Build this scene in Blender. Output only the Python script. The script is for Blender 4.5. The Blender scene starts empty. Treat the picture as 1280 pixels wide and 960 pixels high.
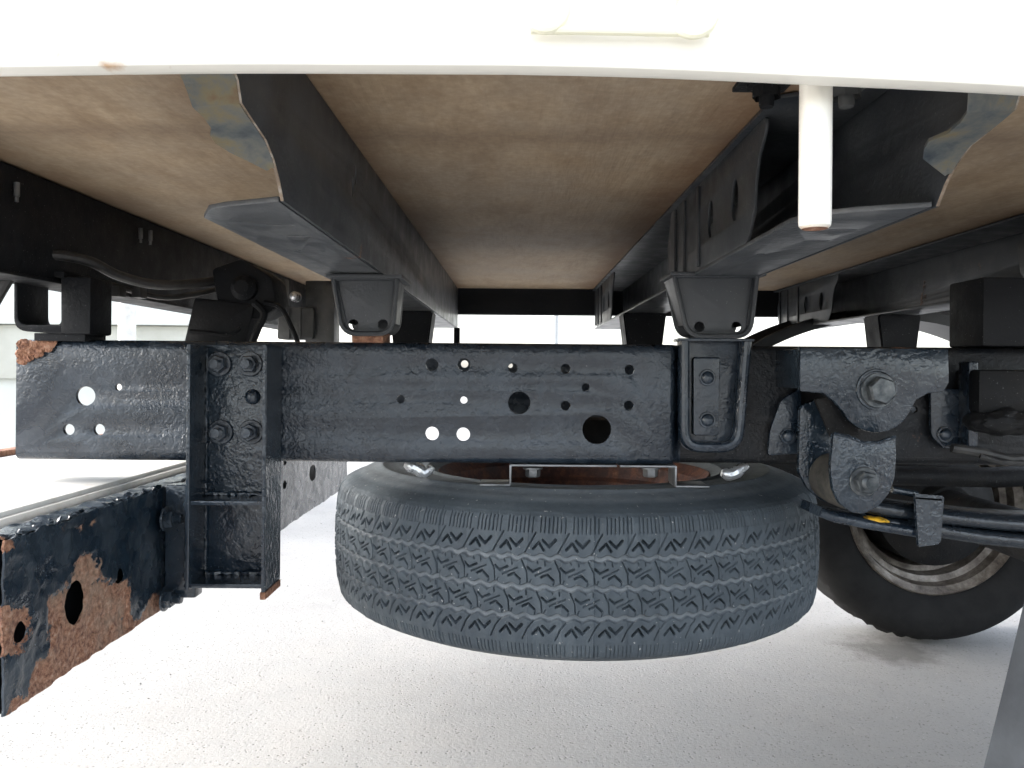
import bpy, bmesh, math, random
import numpy as np
from mathutils import Vector, Matrix
random.seed(7); rng = np.random.default_rng(7)
S = bpy.context.scene
COL = S.collection
PI = math.pi

# ------------------------------------------------------------------ camera, world, sun, exposure
H = 0.68                      # lens height above the ground (metres)
F, CX, CY, ROLL = 1004.0, 646.0, 464.0, 0.0080   # focal length and optical axis measured on the 1280 px photograph
cam = bpy.data.cameras.new('camera'); cam_o = bpy.data.objects.new('camera', cam); COL.objects.link(cam_o)
cam.sensor_width = 36.0; cam.lens = F / 1280.0 * 36.0
cam.shift_x = -(CX - 640) / 1280.0; cam.shift_y = -(480 - CY) / 1280.0
cam.clip_start = 0.02; cam.clip_end = 500
cam_o.matrix_world = Matrix.Translation((0, 0, H)) @ Matrix.Rotation(PI / 2, 4, 'X') @ Matrix.Rotation(ROLL, 4, 'Z')
S.camera = cam_o

SUN_EL, SUN_DIR = math.radians(31), Vector((-0.95, 0.12, 0)).normalized()     # low and hazy, from behind the truck's rear end
w = bpy.data.worlds.new('World'); S.world = w; w.use_nodes = True
nt = w.node_tree; bg = nt.nodes['Background']
sky = nt.nodes.new('ShaderNodeTexSky'); sky.sky_type = 'NISHITA'; sky.sun_disc = False
sky.sun_elevation = SUN_EL; sky.sun_rotation = math.atan2(SUN_DIR.x, SUN_DIR.y)
sky.air_density = 1.0; sky.dust_density = 2.5; sky.ozone_density = 1.0
hs_ = nt.nodes.new('ShaderNodeHueSaturation'); hs_.inputs['Saturation'].default_value = .42      # thin cloud veil
nt.links.new(sky.outputs[0], hs_.inputs['Color']); nt.links.new(hs_.outputs[0], bg.inputs[0]); bg.inputs[1].default_value = 0.15
sl = bpy.data.lights.new('sun', 'SUN'); sl.energy = 1.1; sl.angle = math.radians(40); sl.color = (1, 0.965, 0.915)
so = bpy.data.objects.new('sun', sl); COL.objects.link(so)
sv = Vector((SUN_DIR.x * math.cos(SUN_EL), SUN_DIR.y * math.cos(SUN_EL), math.sin(SUN_EL)))
so.rotation_euler = sv.to_track_quat('Z', 'Y').to_euler(); so.location = sv * 20
S.view_settings.view_transform = 'Standard'; S.view_settings.look = 'None'
S.view_settings.exposure = 2.3; S.view_settings.gamma = 1.0; S.view_settings.use_curve_mapping = False
S.cycles.max_bounces = 6; S.cycles.diffuse_bounces = 5; S.cycles.glossy_bounces = 3; S.cycles.use_adaptive_sampling = True; S.cycles.adaptive_threshold = 0.03; S.cycles.caustics_reflective = False; S.cycles.caustics_refractive = False; S.cycles.use_denoising = True

# ------------------------------------------------------------------ measuring helpers
def at(px, py, d):            # where a measured image point lies at distance d from the lens
    dx, dy = px - CX, py - CY
    x, y = dx + dy * ROLL, dy - dx * ROLL
    return Vector((x * d / F, d, H - y * d / F))
def X(px, d=1.0): return (px - CX) * d / F
def onx(px, py, xw):          # the point of the plane x = xw
    dx, dy = px - CX, py - CY
    return at(px, py, xw * F / (dx + dy * ROLL))
def to_px(x, y, z):
    u, v = x * F / y, (H - z) * F / y
    return CX + u - v * ROLL, CY + v + u * ROLL

# ------------------------------------------------------------------ materials
def N(nt, t, **kw):
    n = nt.nodes.new(t)
    for k, v in kw.items(): setattr(n, k, v)
    return n
class Mat:
    def __init__(s, name):
        s.m = bpy.data.materials.new(name); s.m.use_nodes = True; s.nt = s.m.node_tree
        s.b = s.nt.nodes['Principled BSDF']; s.tc = N(s.nt, 'ShaderNodeTexCoord')
    def link(s, a, b): s.nt.links.new(a, b)
    def noise(s, scale, detail=6, rough=.6, vec=None, dist=0):
        n = N(s.nt, 'ShaderNodeTexNoise'); n.inputs['Scale'].default_value = scale; n.inputs['Detail'].default_value = detail
        n.inputs['Roughness'].default_value = rough; n.inputs['Distortion'].default_value = dist
        s.link(vec or s.tc.outputs['Object'], n.inputs['Vector']); return n.outputs['Fac']
    def vor(s, scale, feature='F1', vec=None):
        n = N(s.nt, 'ShaderNodeTexVoronoi'); n.feature = feature; n.inputs['Scale'].default_value = scale
        s.link(vec or s.tc.outputs['Object'], n.inputs['Vector']); return n.outputs['Distance']
    def stretch(s, sc):
        n = N(s.nt, 'ShaderNodeMapping'); n.inputs['Scale'].default_value = sc
        s.link(s.tc.outputs['Object'], n.inputs['Vector']); return n.outputs[0]
    def ramp(s, fac, stops, interp='LINEAR'):
        r = N(s.nt, 'ShaderNodeValToRGB'); cr = r.color_ramp; cr.interpolation = interp
        while len(cr.elements) < len(stops): cr.elements.new(.5)
        for e, (p, c) in zip(cr.elements, stops):
            e.position = p; e.color = (*c, 1) if isinstance(c, tuple) else (c, c, c, 1)
        s.link(fac, r.inputs[0]); return r.outputs[0]
    def mix(s, fac, a, b, mode='MIX'):
        n = N(s.nt, 'ShaderNodeMix', data_type='RGBA', blend_type=mode)
        for sock, v in ((n.inputs[0], fac), (n.inputs[6], a), (n.inputs[7], b)):
            if isinstance(v, (int, float)): sock.default_value = v
            elif isinstance(v, tuple): sock.default_value = (*v, 1)
            else: s.link(v, sock)
        return n.outputs[2]
    def math(s, op, a, b=0.0, clamp=False):
        n = N(s.nt, 'ShaderNodeMath', operation=op); n.use_clamp = clamp
        for i, v in enumerate((a, b)):
            if isinstance(v, (int, float)): n.inputs[i].default_value = v
            else: s.link(v, n.inputs[i])
        return n.outputs[0]
    def attr(s, name): return N(s.nt, 'ShaderNodeAttribute', attribute_name=name).outputs['Fac']
    def bump(s, h, strength=.5, dist=.001, prev=None):
        n = N(s.nt, 'ShaderNodeBump'); n.inputs['Strength'].default_value = strength; n.inputs['Distance'].default_value = dist
        s.link(h, n.inputs['Height'])
        if prev is not None: s.link(prev, n.inputs['Normal'])
        return n.outputs[0]
    def set(s, col=None, rough=None, normal=None, **kw):
        for k, v in (('Base Color', col), ('Roughness', rough), ('Normal', normal)):
            if v is None: continue
            if isinstance(v, (int, float)): s.b.inputs[k].default_value = v
            elif isinstance(v, tuple): s.b.inputs[k].default_value = (*v, 1)
            else: s.link(v, s.b.inputs[k])
        for k, v in kw.items(): s.b.inputs[k.replace('_', ' ')].default_value = v
        return s.m

RUST = [(.25, (.05, .023, .015)), (.40, (.16, .070, .042)), (.53, (.30, .150, .090)), (.66, (.38, .235, .165)), (.80, (.46, .36, .28))]
def paint(name, base, dusty, lump=.5, rough=(.28, .5), rust=None, scale=1.0, dust_amt=(.45, .75), spec=.5, coat=.15):
    """brushed-on chassis paint over pitted steel; rust: None, 'attr' or (lo, hi) noise thresholds"""
    m = Mat(name)
    fine = m.noise(330 * scale, 1, .5); mid = m.noise(115 * scale, 2, .55, dist=.5); strokes = m.noise(14, 3, .65)
    blob = m.noise(48 * scale, 2, .5, dist=.8)
    col = m.mix(m.ramp(strokes, [(dust_amt[0], 0.0), (dust_amt[1], 1.0)]), base, dusty)
    speck = m.ramp(m.noise(420, 1, .5), [(.72, 0.0), (.78, 1.0)])
    col = m.mix(m.math('MULTIPLY', speck, .35), col, (.28, .30, .30))
    area = m.ramp(m.noise(3.6, 2, .5), [(.36, .15), (.62, 1.0)])
    hgt = m.math('ADD', m.math('MULTIPLY', mid, 1.3), m.math('ADD', m.math('MULTIPLY', blob, .9), m.math('MULTIPLY', fine, .45)))
    hgt = m.math('MULTIPLY', hgt, area)
    n1 = m.bump(hgt, lump, .0024)
    rg = m.ramp(m.noise(28, 2, .65), [(.3, rough[0]), (.72, rough[1])])
    if rust is not None:
        edge = m.noise(55, 4, .7)
        if rust == 'attr':
            f = m.math('ADD', m.attr('rust'), m.math('MULTIPLY', m.math('SUBTRACT', edge, .5), 1.1))
            mask = m.ramp(f, [(.49, 0.0), (.53, 1.0)])
        else:
            f = m.math('ADD', m.noise(9, 2, .6), m.math('MULTIPLY', m.math('SUBTRACT', edge, .5), .35))
            mask = m.ramp(f, [(rust[0], 0.0), (rust[1], 1.0)])
        grit = m.noise(190, 3, .75)
        rc = m.ramp(grit, RUST)
        rc = m.mix(m.ramp(m.noise(22, 4, .6), [(.45, 0.0), (.7, .75)]), rc, (.30, .23, .17))
        col = m.mix(mask, col, rc); rg = m.mix(mask, rg, (.9, .9, .9))
        n1 = m.bump(m.math('SUBTRACT', m.math('MULTIPLY', grit, m.math('MULTIPLY', mask, .7)), m.math('MULTIPLY', mask, .9)), .9, .0022, n1)
    return m.set(col, rg, n1, Specular_IOR_Level=spec, Coat_Weight=coat, Coat_Roughness=.25)

INK, DUST = (.010, .017, .027), (.040, .055, .074)
M = {}
M['rail'] = paint('chassis_paint_lumpy', INK, DUST, .85, (.16, .34), None, 1.25, coat=.25)
M['rail_shade_grime'] = paint('shaded_grimy_rail_paint', (.008, .010, .013), (.024, .022, .021), .7, (.38, .65), (.70, .80), 1.2, (.4, .75), .28, .05)  # real grime, with the shade behind the spring hanger put into the colour
M['beam'] = paint('underrun_paint_rusty', (.009, .018, .029), (.045, .060, .075), .5, (.16, .40), 'attr')
M['paint'] = paint('chassis_paint', INK, DUST, .5, (.18, .40), coat=.25)
M['paint_wet'] = paint('fresh_chassis_paint', (.010, .018, .028), (.030, .043, .057), .85, (.10, .26), None, .8, coat=.35)
M['spring'] = paint('spring_paint', (.012, .017, .023), (.030, .037, .045), .3, (.12, .28), None, 1.2)
M['member'] = paint('cross_member_paint', (.028, .032, .037), (.06, .064, .067), .25, (.35, .6), (.74, .80))
M['member_dirty'] = paint('cross_member_dirty', (.028, .030, .032), (.10, .10, .095), .25, (.4, .65), (.68, .76), 1.0, (.35, .7))
M['flange'] = paint('lit_flange_paint', (.05, .055, .062), (.12, .125, .13), .3, (.3, .5), (.72, .8), 1.0, (.3, .7))  # cross member paint made paler: light on the lower flange put into the colour
M['grime'] = paint('grimy_black', (.008, .0085, .0095), (.020, .0185, .017), .6, (.5, .75), (.70, .78), spec=.2, coat=0)
M['flat'] = paint('dull_black', (.007, .008, .010), (.013, .014, .016), .25, (.45, .7), spec=.22, coat=0)

m = Mat('bare_edge'); e = m.noise(60, 5, .7)
M['edge'] = m.set(m.ramp(e, [(.3, (.06, .045, .035)), (.5, (.24, .18, .13)), (.65, (.42, .38, .33))]), .7)
m = Mat('worn_flange'); e = m.noise(24, 5, .7)
M['worn'] = m.set(m.ramp(e, [(.30, (.02, .03, .042)), (.42, (.075, .088, .092)), (.52, (.125, .127, .112)), (.62, (.17, .14, .075)), (.72, (.15, .085, .04))]), .55, m.bump(m.noise(120), .3, .001))
m = Mat('rust'); e = m.noise(120, 6, .75)
M['rust'] = m.set(m.ramp(e, RUST), .9, m.bump(e, .8, .003))
m = Mat('rusty_rim'); e = m.noise(38, 7, .75)
M['rim_rust'] = m.set(m.ramp(e, [(.3, (.012, .005, .004)), (.48, (.045, .014, .009)), (.62, (.11, .038, .016)), (.75, (.30, .21, .12))]), .75, m.bump(m.noise(150, 6, .7), .6, .002))
m = Mat('zinc'); e = m.noise(30, 5, .6)
M['zinc'] = m.set(m.ramp(e, [(.3, (.12, .125, .13)), (.7, (.30, .31, .32))]), m.ramp(m.noise(50), [(.3, .28), (.7, .5)]), None, Metallic=.8)
m = Mat('dark_steel'); e = m.noise(70, 3, .6)
M['steel'] = m.set(m.ramp(e, [(.35, (.04, .048, .055)), (.6, (.13, .14, .145)), (.75, (.24, .24, .23))]), .35, m.bump(e, .3, .001), Metallic=.5)
m = Mat('bright_metal'); M['bright'] = m.set((.72, .74, .76), m.ramp(m.noise(60), [(.3, .15), (.7, .4)]), m.bump(m.noise(90), .4, .002), Metallic=.7)
m = Mat('wheel_metal'); e = m.noise(26, 6, .7)
M['wheel'] = m.set(m.ramp(e, [(.32, (.05, .040, .032)), (.5, (.18, .155, .13)), (.7, (.36, .33, .29))]), .42, m.bump(e, .3, .002), Metallic=.35)
m = Mat('white_enamel'); e = m.ramp(m.noise(7, 5, .6), [(.68, 0.0), (.76, 1.0)])
tiny = m.ramp(m.noise(70, 3, .6), [(.74, 0.0), (.79, 1.0)])
c = m.mix(m.math('MULTIPLY', tiny, .5), (.80, .775, .70), (.45, .33, .20))
f = m.math('ADD', m.attr('rust'), m.math('MULTIPLY', m.math('SUBTRACT', m.noise(90, 5, .7), .5), .6))
c = m.mix(m.ramp(f, [(.42, 0.0), (.75, .8)]), c, (.46, .25, .10))
M['white'] = m.set(c, .3, m.bump(m.noise(9, 3), .08, .004))
m = Mat('yellowed_enamel'); M['hook'] = m.set((.80, .77, .60), .35)
m = Mat('white_board'); c = m.mix(m.ramp(m.noise(18, 6, .7), [(.5, 0.0), (.75, .7)]), (.74, .73, .70), (.46, .42, .34))
M['board'] = m.set(c, .45)
m = Mat('yellow_paint'); M['yellow'] = m.set(m.mix(m.ramp(m.noise(160, 5, .7), [(.48, 0.0), (.62, 1.0)]), (.75, .42, .02), (.20, .12, .03)), .5)
m = Mat('bushing_rubber'); e = m.noise(40, 6, .7)
M['bush'] = m.set(m.ramp(e, [(.35, (.018, .018, .017)), (.6, (.062, .058, .049)), (.75, (.11, .10, .08))]), .8, m.bump(e, .4, .002))
m = Mat('hose_rubber'); M['hose'] = m.set(m.ramp(m.noise(25, 5), [(.35, (.012, .012, .013)), (.7, (.06, .058, .055))]), .55)

m = Mat('guard_plastic'); M['guard'] = m.set(m.ramp(m.noise(20, 3), [(.35, (.010, .011, .012)), (.7, (.028, .029, .030))]), .42, Specular_IOR_Level=.45)
# plywood: stained underside of the bed floor, grain along the truck
m = Mat('plywood')
g1 = m.noise(1, 5, .6, m.stretch((26, 5.0, 60)), .8); g2 = m.noise(1, 4, .6, m.stretch((170, 18, 60)))
blot = m.noise(4.5, 5, .7); blot2 = m.noise(1, 5, .72, m.stretch((22, 10, 20))); fine_ = m.noise(130, 3, .65); fleck = m.ramp(m.noise(1, 4, .6, m.stretch((210, 60, 60))), [(.62, 0.0), (.75, 1.0)])
c = m.ramp(g1, [(.25, (.325, .230, .140)), (.5, (.40, .295, .188)), (.75, (.46, .35, .232))])
c = m.mix(m.ramp(blot, [(.40, 0.0), (.62, .7)]), c, (.33, .265, .195))
c = m.mix(m.ramp(blot2, [(.46, 0.0), (.72, .5)]), c, (.19, .115, .06))
c = m.mix(m.ramp(g2, [(.55, 0.0), (.78, .22)]), c, (.13, .085, .055))
c = m.mix(m.math('MULTIPLY', fleck, .4), c, (.46, .37, .27))
c = m.mix(m.ramp(fine_, [(.38, .22), (.55, 0.0)]), c, (.20, .14, .09)); c = m.mix(m.ramp(fine_, [(.56, 0.0), (.72, .22)]), c, (.52, .43, .32))
sx = N(m.nt, 'ShaderNodeSeparateXYZ'); m.link(m.tc.outputs['Object'], sx.inputs[0])
xw_ = m.math('ADD', sx.outputs['X'], m.math('MULTIPLY', m.math('SUBTRACT', m.noise(14, 5, .7), .5), .09))
for x_, w_, a_ in ((.205, .05, .75), (-.165, .035, .5), (-.26, .05, .35), (.715, .05, .6), (-.57, .05, .5)):
    c = m.mix(m.ramp(m.math('ABSOLUTE', m.math('SUBTRACT', xw_, x_)), [(0.0, a_), (w_, 0.0)]), c, (.20, .105, .05))
# a sheet joint's old water stain runs across the boards
sep = N(m.nt, 'ShaderNodeSeparateXYZ'); m.link(m.tc.outputs['Object'], sep.inputs[0])
yy = m.math('ADD', sep.outputs['Y'], m.math('MULTIPLY', m.math('SUBTRACT', m.noise(6, 5, .6), .5), .10))
st = m.math('ABSOLUTE', m.math('SUBTRACT', yy, .79))
c = m.mix(m.ramp(st, [(0.0, .4), (.04, 0.0)]), c, (.13, .085, .06))
M['wood'] = m.set(c, .72, m.bump(m.math('ADD', g2, m.math('MULTIPLY', g1, .8)), .35, .002))

# weathered tread rubber; dust sits in the grooves (attribute written by the tyre builder)
m = Mat('tyre_rubber')
e = m.noise(12, 6, .65); f2 = m.noise(150, 4, .6)
c = m.ramp(e, [(.3, (.046, .058, .070)), (.55, (.064, .080, .094)), (.75, (.095, .114, .130))])
dd = m.math('MULTIPLY', m.attr('dust'), m.ramp(m.noise(45, 5, .7), [(.3, .35), (.65, 1.0)]))
c = m.mix(dd, c, (.21, .23, .245))
sp = m.ramp(m.noise(200, 2, .5), [(.71, 0.0), (.75, 1.0)])
c = m.mix(m.math('MULTIPLY', sp, .6), c, (.50, .50, .48))
M['tyre'] = m.set(c, m.ramp(f2, [(.3, .58), (.7, .78)]), m.bump(m.math('ADD', f2, m.math('MULTIPLY', e, .6)), .35, .0012), Specular_IOR_Level=.35)
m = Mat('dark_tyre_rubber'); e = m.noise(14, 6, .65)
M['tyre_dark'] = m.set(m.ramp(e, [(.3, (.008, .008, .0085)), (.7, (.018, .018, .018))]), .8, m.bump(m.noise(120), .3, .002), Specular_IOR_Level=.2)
m = Mat('flap_rubber'); e = m.noise(16, 6, .65)
M['flap'] = m.set(m.ramp(e, [(.3, (.030, .035, .042)), (.7, (.060, .069, .080))]), .7, m.bump(m.noise(60), .3, .002))

# concrete yard
m = Mat('concrete')
b1 = m.noise(.9, 6, .6); b2 = m.noise(9, 7, .7)
c = m.ramp(b1, [(.3, (.26, .258, .252)), (.7, (.335, .332, .325))])
c = m.mix(m.ramp(b2, [(.4, 0.0), (.75, .55)]), c, (.33, .315, .30))
ag = m.vor(105); agc = m.ramp(m.noise(40, 3, .6), [(.47, 0.0), (.58, 1.0)])
spk = m.math('MULTIPLY', m.ramp(ag, [(.12, 1.0), (.30, 0.0)]), agc)
c = m.mix(m.math('MULTIPLY', spk, .75), c, (.13, .12, .11))
spk2 = m.ramp(m.noise(1, 3, .55, m.stretch((150, 150, 1))), [(.60, 0.0), (.68, 1.0)])
c = m.mix(m.math('MULTIPLY', spk2, .7), c, (.17, .16, .15))
wsp = m.ramp(m.noise(1, 2, .5, m.stretch((210, 210, 1))), [(.71, 0.0), (.75, 1.0)])
c = m.mix(m.math('MULTIPLY', wsp, .5), c, (.72, .71, .69))
ln = N(m.nt, 'ShaderNodeVectorMath', operation='DISTANCE'); m.link(m.stretch((1, 1.0, 1)), ln.inputs[0]); ln.inputs[1].default_value = (.93, 1.98, 0)
oil_shade = m.ramp(m.math('ADD', ln.outputs['Value'], m.math('MULTIPLY', m.math('SUBTRACT', m.noise(16, 5, .6), .5), .22)), [(.05, .8), (.13, 0.0)])  # oil stain plus the far tyre's contact shadow, both put into the colour
c = m.mix(oil_shade, c, (.10, .095, .09))
stn = m.ramp(m.noise(2.3, 5, .65), [(.52, 0.0), (.72, .4)]); c = m.mix(stn, c, (.22, .215, .205))
M['ground'] = m.set(c, .85, m.bump(m.math('ADD', b2, m.math('ADD', m.math('MULTIPLY', m.noise(140, 4, .7), .8), m.math('MULTIPLY', spk, -.8))), .5, .004))
m = Mat('plaster'); c = m.ramp(m.noise(2.5, 6, .6), [(.3, (.62, .64, .60)), (.7, (.74, .76, .72))])
M['wall'] = m.set(c, .8)
m = Mat('plaster_band'); M['band'] = m.set(m.ramp(m.noise(4, 6, .65), [(.3, (.46, .46, .40)), (.7, (.58, .58, .52))]), .8)
m = Mat('grit'); M['grit'] = m.set((.16, .15, .14), .9)
m = Mat('steel_pole'); M['pole'] = m.set((.45, .46, .46), .5)

# ------------------------------------------------------------------ mesh helpers
ROOT = {}
def link(name, me, mats, parent=None, smooth=35, loc=None):
    if smooth is not None:
        me.shade_smooth() if hasattr(me, 'shade_smooth') else None
        me.set_sharp_from_angle(angle=math.radians(smooth))
    o = bpy.data.objects.new(name, me); COL.objects.link(o)
    for mt in (mats if isinstance(mats, (list, tuple)) else [mats]):
        if mt.name not in [x.name for x in me.materials if x]: me.materials.append(mt)
    if parent is not None:
        o.parent = parent
        off = Vector(loc) if loc is not None else Vector((0, 0, 0))
        if parent.type == 'EMPTY': off = off - parent.location
        o.location = off
    elif loc is not None: o.location = loc
    return o
def empty(name, loc, label, cat):
    o = bpy.data.objects.new(name, None); COL.objects.link(o); o.location = loc; o.empty_display_size = .05
    o['label'] = label; o['category'] = cat; return o
class B:
    """collects solids into one mesh"""
    def __init__(s): s.bm = bmesh.new(); s.mi = 0
    def _tag(s, faces):
        for f in faces: f.material_index = s.mi
    def box(s, x0, x1, y0, y1, z0, z1, bev=.0, seg=2):
        t = bmesh.new(); bmesh.ops.create_cube(t, size=1)
        for v in t.verts: v.co = Vector(((x0 + x1) / 2 + v.co.x * (x1 - x0), (y0 + y1) / 2 + v.co.y * (y1 - y0), (z0 + z1) / 2 + v.co.z * (z1 - z0)))
        if bev: bmesh.ops.bevel(t, geom=t.edges[:], offset=bev, segments=seg, affect='EDGES', profile=.6)
        return s.add(t)
    def add(s, t, mat=None):
        if mat is not None: t.transform(mat)
        me = bpy.data.meshes.new('tmp'); t.to_mesh(me); t.free(); return s.mesh(me)
    def mesh(s, me):
        n = len(s.bm.faces); s.bm.from_mesh(me); bpy.data.meshes.remove(me)
        s.bm.faces.ensure_lookup_table(); s._tag(s.bm.faces[n:]); return s
    def hexa(s, pts, bev=0):   # 8 points: near quad (ccw) then far quad
        t = bmesh.new(); v = [t.verts.new(p) for p in pts]
        for q in ((0, 1, 2, 3), (7, 6, 5, 4), (0, 4, 5, 1), (1, 5, 6, 2), (2, 6, 7, 3), (3, 7, 4, 0)): t.faces.new([v[i] for i in q])
        bmesh.ops.recalc_face_normals(t, faces=t.faces[:])
        if bev: bmesh.ops.bevel(t, geom=t.edges[:], offset=bev, segments=2, affect='EDGES')
        return s.add(t)
    def plate(s, out, holes=(), t=.004, plane='xz', pos=0.0, bev=.0008):
        s.mesh(plate_mesh(out, holes, t, plane, pos, bev)); return s
    def tube(s, pts, r, n=12, caps=True, closed=False):
        pts = [Vector(p) for p in pts]; bm = s.bm; rings = []
        rr = r if isinstance(r, (list, tuple)) else [r] * len(pts)
        up = None; L = len(pts)
        for i, p in enumerate(pts):
            a = pts[(i - 1) % L] if (i or closed) else pts[i]; b = pts[(i + 1) % L] if (i < L - 1 or closed) else pts[i]
            d = (b - a).normalized()
            if up is None: up = d.orthogonal().normalized()
            up = (up - d * up.dot(d)).normalized(); q = d.cross(up)
            rings.append([bm.verts.new(p + (up * math.cos(2 * PI * k / n) + q * math.sin(2 * PI * k / n)) * rr[i]) for k in range(n)])
        fs = []
        for i in range(L if closed else L - 1):
            A, C = rings[i], rings[(i + 1) % L]
            for k in range(n): fs.append(bm.faces.new((A[k], A[(k + 1) % n], C[(k + 1) % n], C[k])))
        if caps and not closed: fs.append(bm.faces.new(rings[0][::-1])); fs.append(bm.faces.new(rings[-1]))
        s._tag(fs); return s
    def lathe(s, prof, axis='y', c=(0, 0, 0), n=48, closed=False, a0=0, a1=2 * PI):
        """prof: (radius, along-axis) pairs"""
        bm = s.bm; full = abs(a1 - a0 - 2 * PI) < 1e-6; na = n if full else n + 1; rows = []
        for k in range(na):
            a = a0 + (a1 - a0) * k / n; ca, sa = math.cos(a), math.sin(a); row = []
            for r, h in prof:
                p = {'y': (r * ca, h, r * sa), 'z': (r * ca, r * sa, h), 'x': (h, r * ca, r * sa)}[axis]
                row.append(bm.verts.new(Vector(p) + Vector(c)))
            rows.append(row)
        fs = []; m = len(prof)
        for k in range(n):
            A, C = rows[k], rows[(k + 1) % na]
            for j in range(m if closed else m - 1):
                q = (A[j], A[(j + 1) % m], C[(j + 1) % m], C[j]); fs.append(bm.faces.new(q))
        s._tag(fs); return s
    def sweep(s, prof, x0, x1, n=1):      # closed (y, z) profile run along x
        bm = s.bm; rows = []
        for i in range(n + 1):
            x = x0 + (x1 - x0) * i / n; rows.append([bm.verts.new((x, p[0], p[1])) for p in prof])
        m = len(prof); fs = []
        for i in range(n):
            for j in range(m): fs.append(bm.faces.new((rows[i][j], rows[i][(j + 1) % m], rows[i + 1][(j + 1) % m], rows[i + 1][j])))
        fs.append(bm.faces.new(rows[0])); fs.append(bm.faces.new(rows[-1][::-1])); s._tag(fs); return s
    def done(s, name, mats, parent=None, smooth=35, recalc=True, loc=None):
        if recalc: bmesh.ops.recalc_face_normals(s.bm, faces=s.bm.faces[:])
        me = bpy.data.meshes.new(name); s.bm.to_mesh(me); s.bm.free()
        return link(name, me, mats, parent, smooth, loc)
def plate_mesh(out, holes, t, plane, pos, bev):
    cu = bpy.data.curves.new('tmp', 'CURVE'); cu.dimensions = '2D'; cu.fill_mode = 'BOTH'
    for k, loop in enumerate([out] + list(holes)):
        sp = cu.splines.new('POLY'); sp.points.add(len(loop) - 1); sp.use_cyclic_u = True
        for i, p in enumerate(loop): sp.points[i].co = (p[0], p[1], 0, 1)
    cu.extrude = max(t / 2 - bev, 1e-5); cu.bevel_depth = bev; cu.bevel_resolution = 1; cu.offset = -bev
    o = bpy.data.objects.new('tmp', cu); COL.objects.link(o)
    dg = bpy.context.evaluated_depsgraph_get(); dg.update()
    me = bpy.data.meshes.new_from_object(o.evaluated_get(dg)); bpy.data.objects.remove(o); bpy.data.curves.remove(cu)
    bm = bmesh.new(); bm.from_mesh(me); bmesh.ops.remove_doubles(bm, verts=bm.verts[:], dist=1e-6)
    for v in bm.verts:
        u, q, k = v.co
        v.co = {'xz': (u, pos - k, q), 'yz': (pos + k, u, q), 'xy': (u, q, pos + k)}[plane]
    for f in bm.faces: f.material_index = 0
    bm.to_mesh(me); bm.free(); me.materials.clear(); return me
def circ(cx, cy, r, n=20, ry=None): return [(cx + r * math.cos(2 * PI * i / n), cy + (ry or r) * math.sin(2 * PI * i / n)) for i in range(n)]
def rounded(pts, r, n=5):
    """round the corners of a 2-D outline; r one radius or a list"""
    out = []; L = len(pts); rr = r if isinstance(r, (list, tuple)) else [r] * L
    for i in range(L):
        p = Vector(pts[i]); a = Vector(pts[i - 1]); b = Vector(pts[(i + 1) % L]); ri = rr[i]
        if ri <= 0: out.append(tuple(p)); continue
        da, db = (a - p), (b - p); k = min(ri, da.length * .49, db.length * .49)
        s0, s1 = p + da.normalized() * k, p + db.normalized() * k
        for j in range(n + 1):
            t = j / n; out.append(tuple(s0 * (1 - t) ** 2 + p * 2 * t * (1 - t) + s1 * t * t))
    return out
def pxz(pts, d): return [(at(x, y, d).x, at(x, y, d).z) for x, y in pts]
def zr(v): return H + v

# ------------------------------------------------------------------ the setting
gb = B(); gb.bm.faces.new([gb.bm.verts.new(p) for p in ((-60, -60, 0), (60, -60, 0), (60, 60, 0), (-60, 60, 0))])
g = gb.done('ground', M['ground'], None, None); g['kind'] = 'structure'

wall = empty('boundary_wall', (-3.6, 4.2, 0), 'pale plastered wall beyond the rear end of the chassis', 'wall')
B().box(-6.2, -1.50, 4.20, 4.40, 0, 2.6, .01).done('wall_face', M['wall'], wall)
B().box(-6.2, -1.49, 4.16, 4.198, .62, .90, .006).done('lower_band', M['band'], wall)
B().box(-6.2, -1.48, 4.12, 4.198, .902, .935, .006).done('ledge', M['wall'], wall)
pl = B().tube([at(157, 640, 3.4) * 1, (at(157, 640, 3.4).x, 3.4, 1.6)], .035, 16)
pl.box(at(157, 640, 3.4).x - .06, at(157, 640, 3.4).x + .06, 3.34, 3.46, 0, .02, .003)
for v in pl.bm.verts:
    if v.co.z < .02 and abs(v.co.y - 3.4) < .036: v.co.z = .015
pp = pl.done('white_post', M['board']); pp['label'] = 'white upright post in front of the pale wall, left of the bolted hanger'; pp['category'] = 'post'
far = B(); xx = X(694, 9.0); far.tube([(xx, 9, 0), (xx, 9, 2.6)], .03, 12); far.box(xx - .12, xx + .12, 8.88, 9.12, 0, .03, .004)
fp = far.done('thin_pole', M['pole']); fp['label'] = 'thin grey pole far behind the truck, above the middle of the frame rail'; fp['category'] = 'pole'

gr = bmesh.new()
for i in range(260):
    x, y = rng.uniform(-1.2, 2.0), rng.uniform(1.5, 4.0); s = rng.uniform(.0006, .0020)
    mt = Matrix.Translation((x, y, s * .4)) @ Matrix.Rotation(rng.uniform(0, 6), 4, 'Z') @ Matrix.Diagonal((s * rng.uniform(1, 1.8), s, s * .7, 1))
    bmesh.ops.create_icosphere(gr, subdivisions=1, radius=1, matrix=mt)
me = bpy.data.meshes.new('grit'); gr.to_mesh(me); gr.free()
go = link('ground_grit', me, M['grit'], None, None); go['kind'] = 'stuff'; go['label'] = 'fine dark grit scattered on the concrete'; go['category'] = 'grit'

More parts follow.
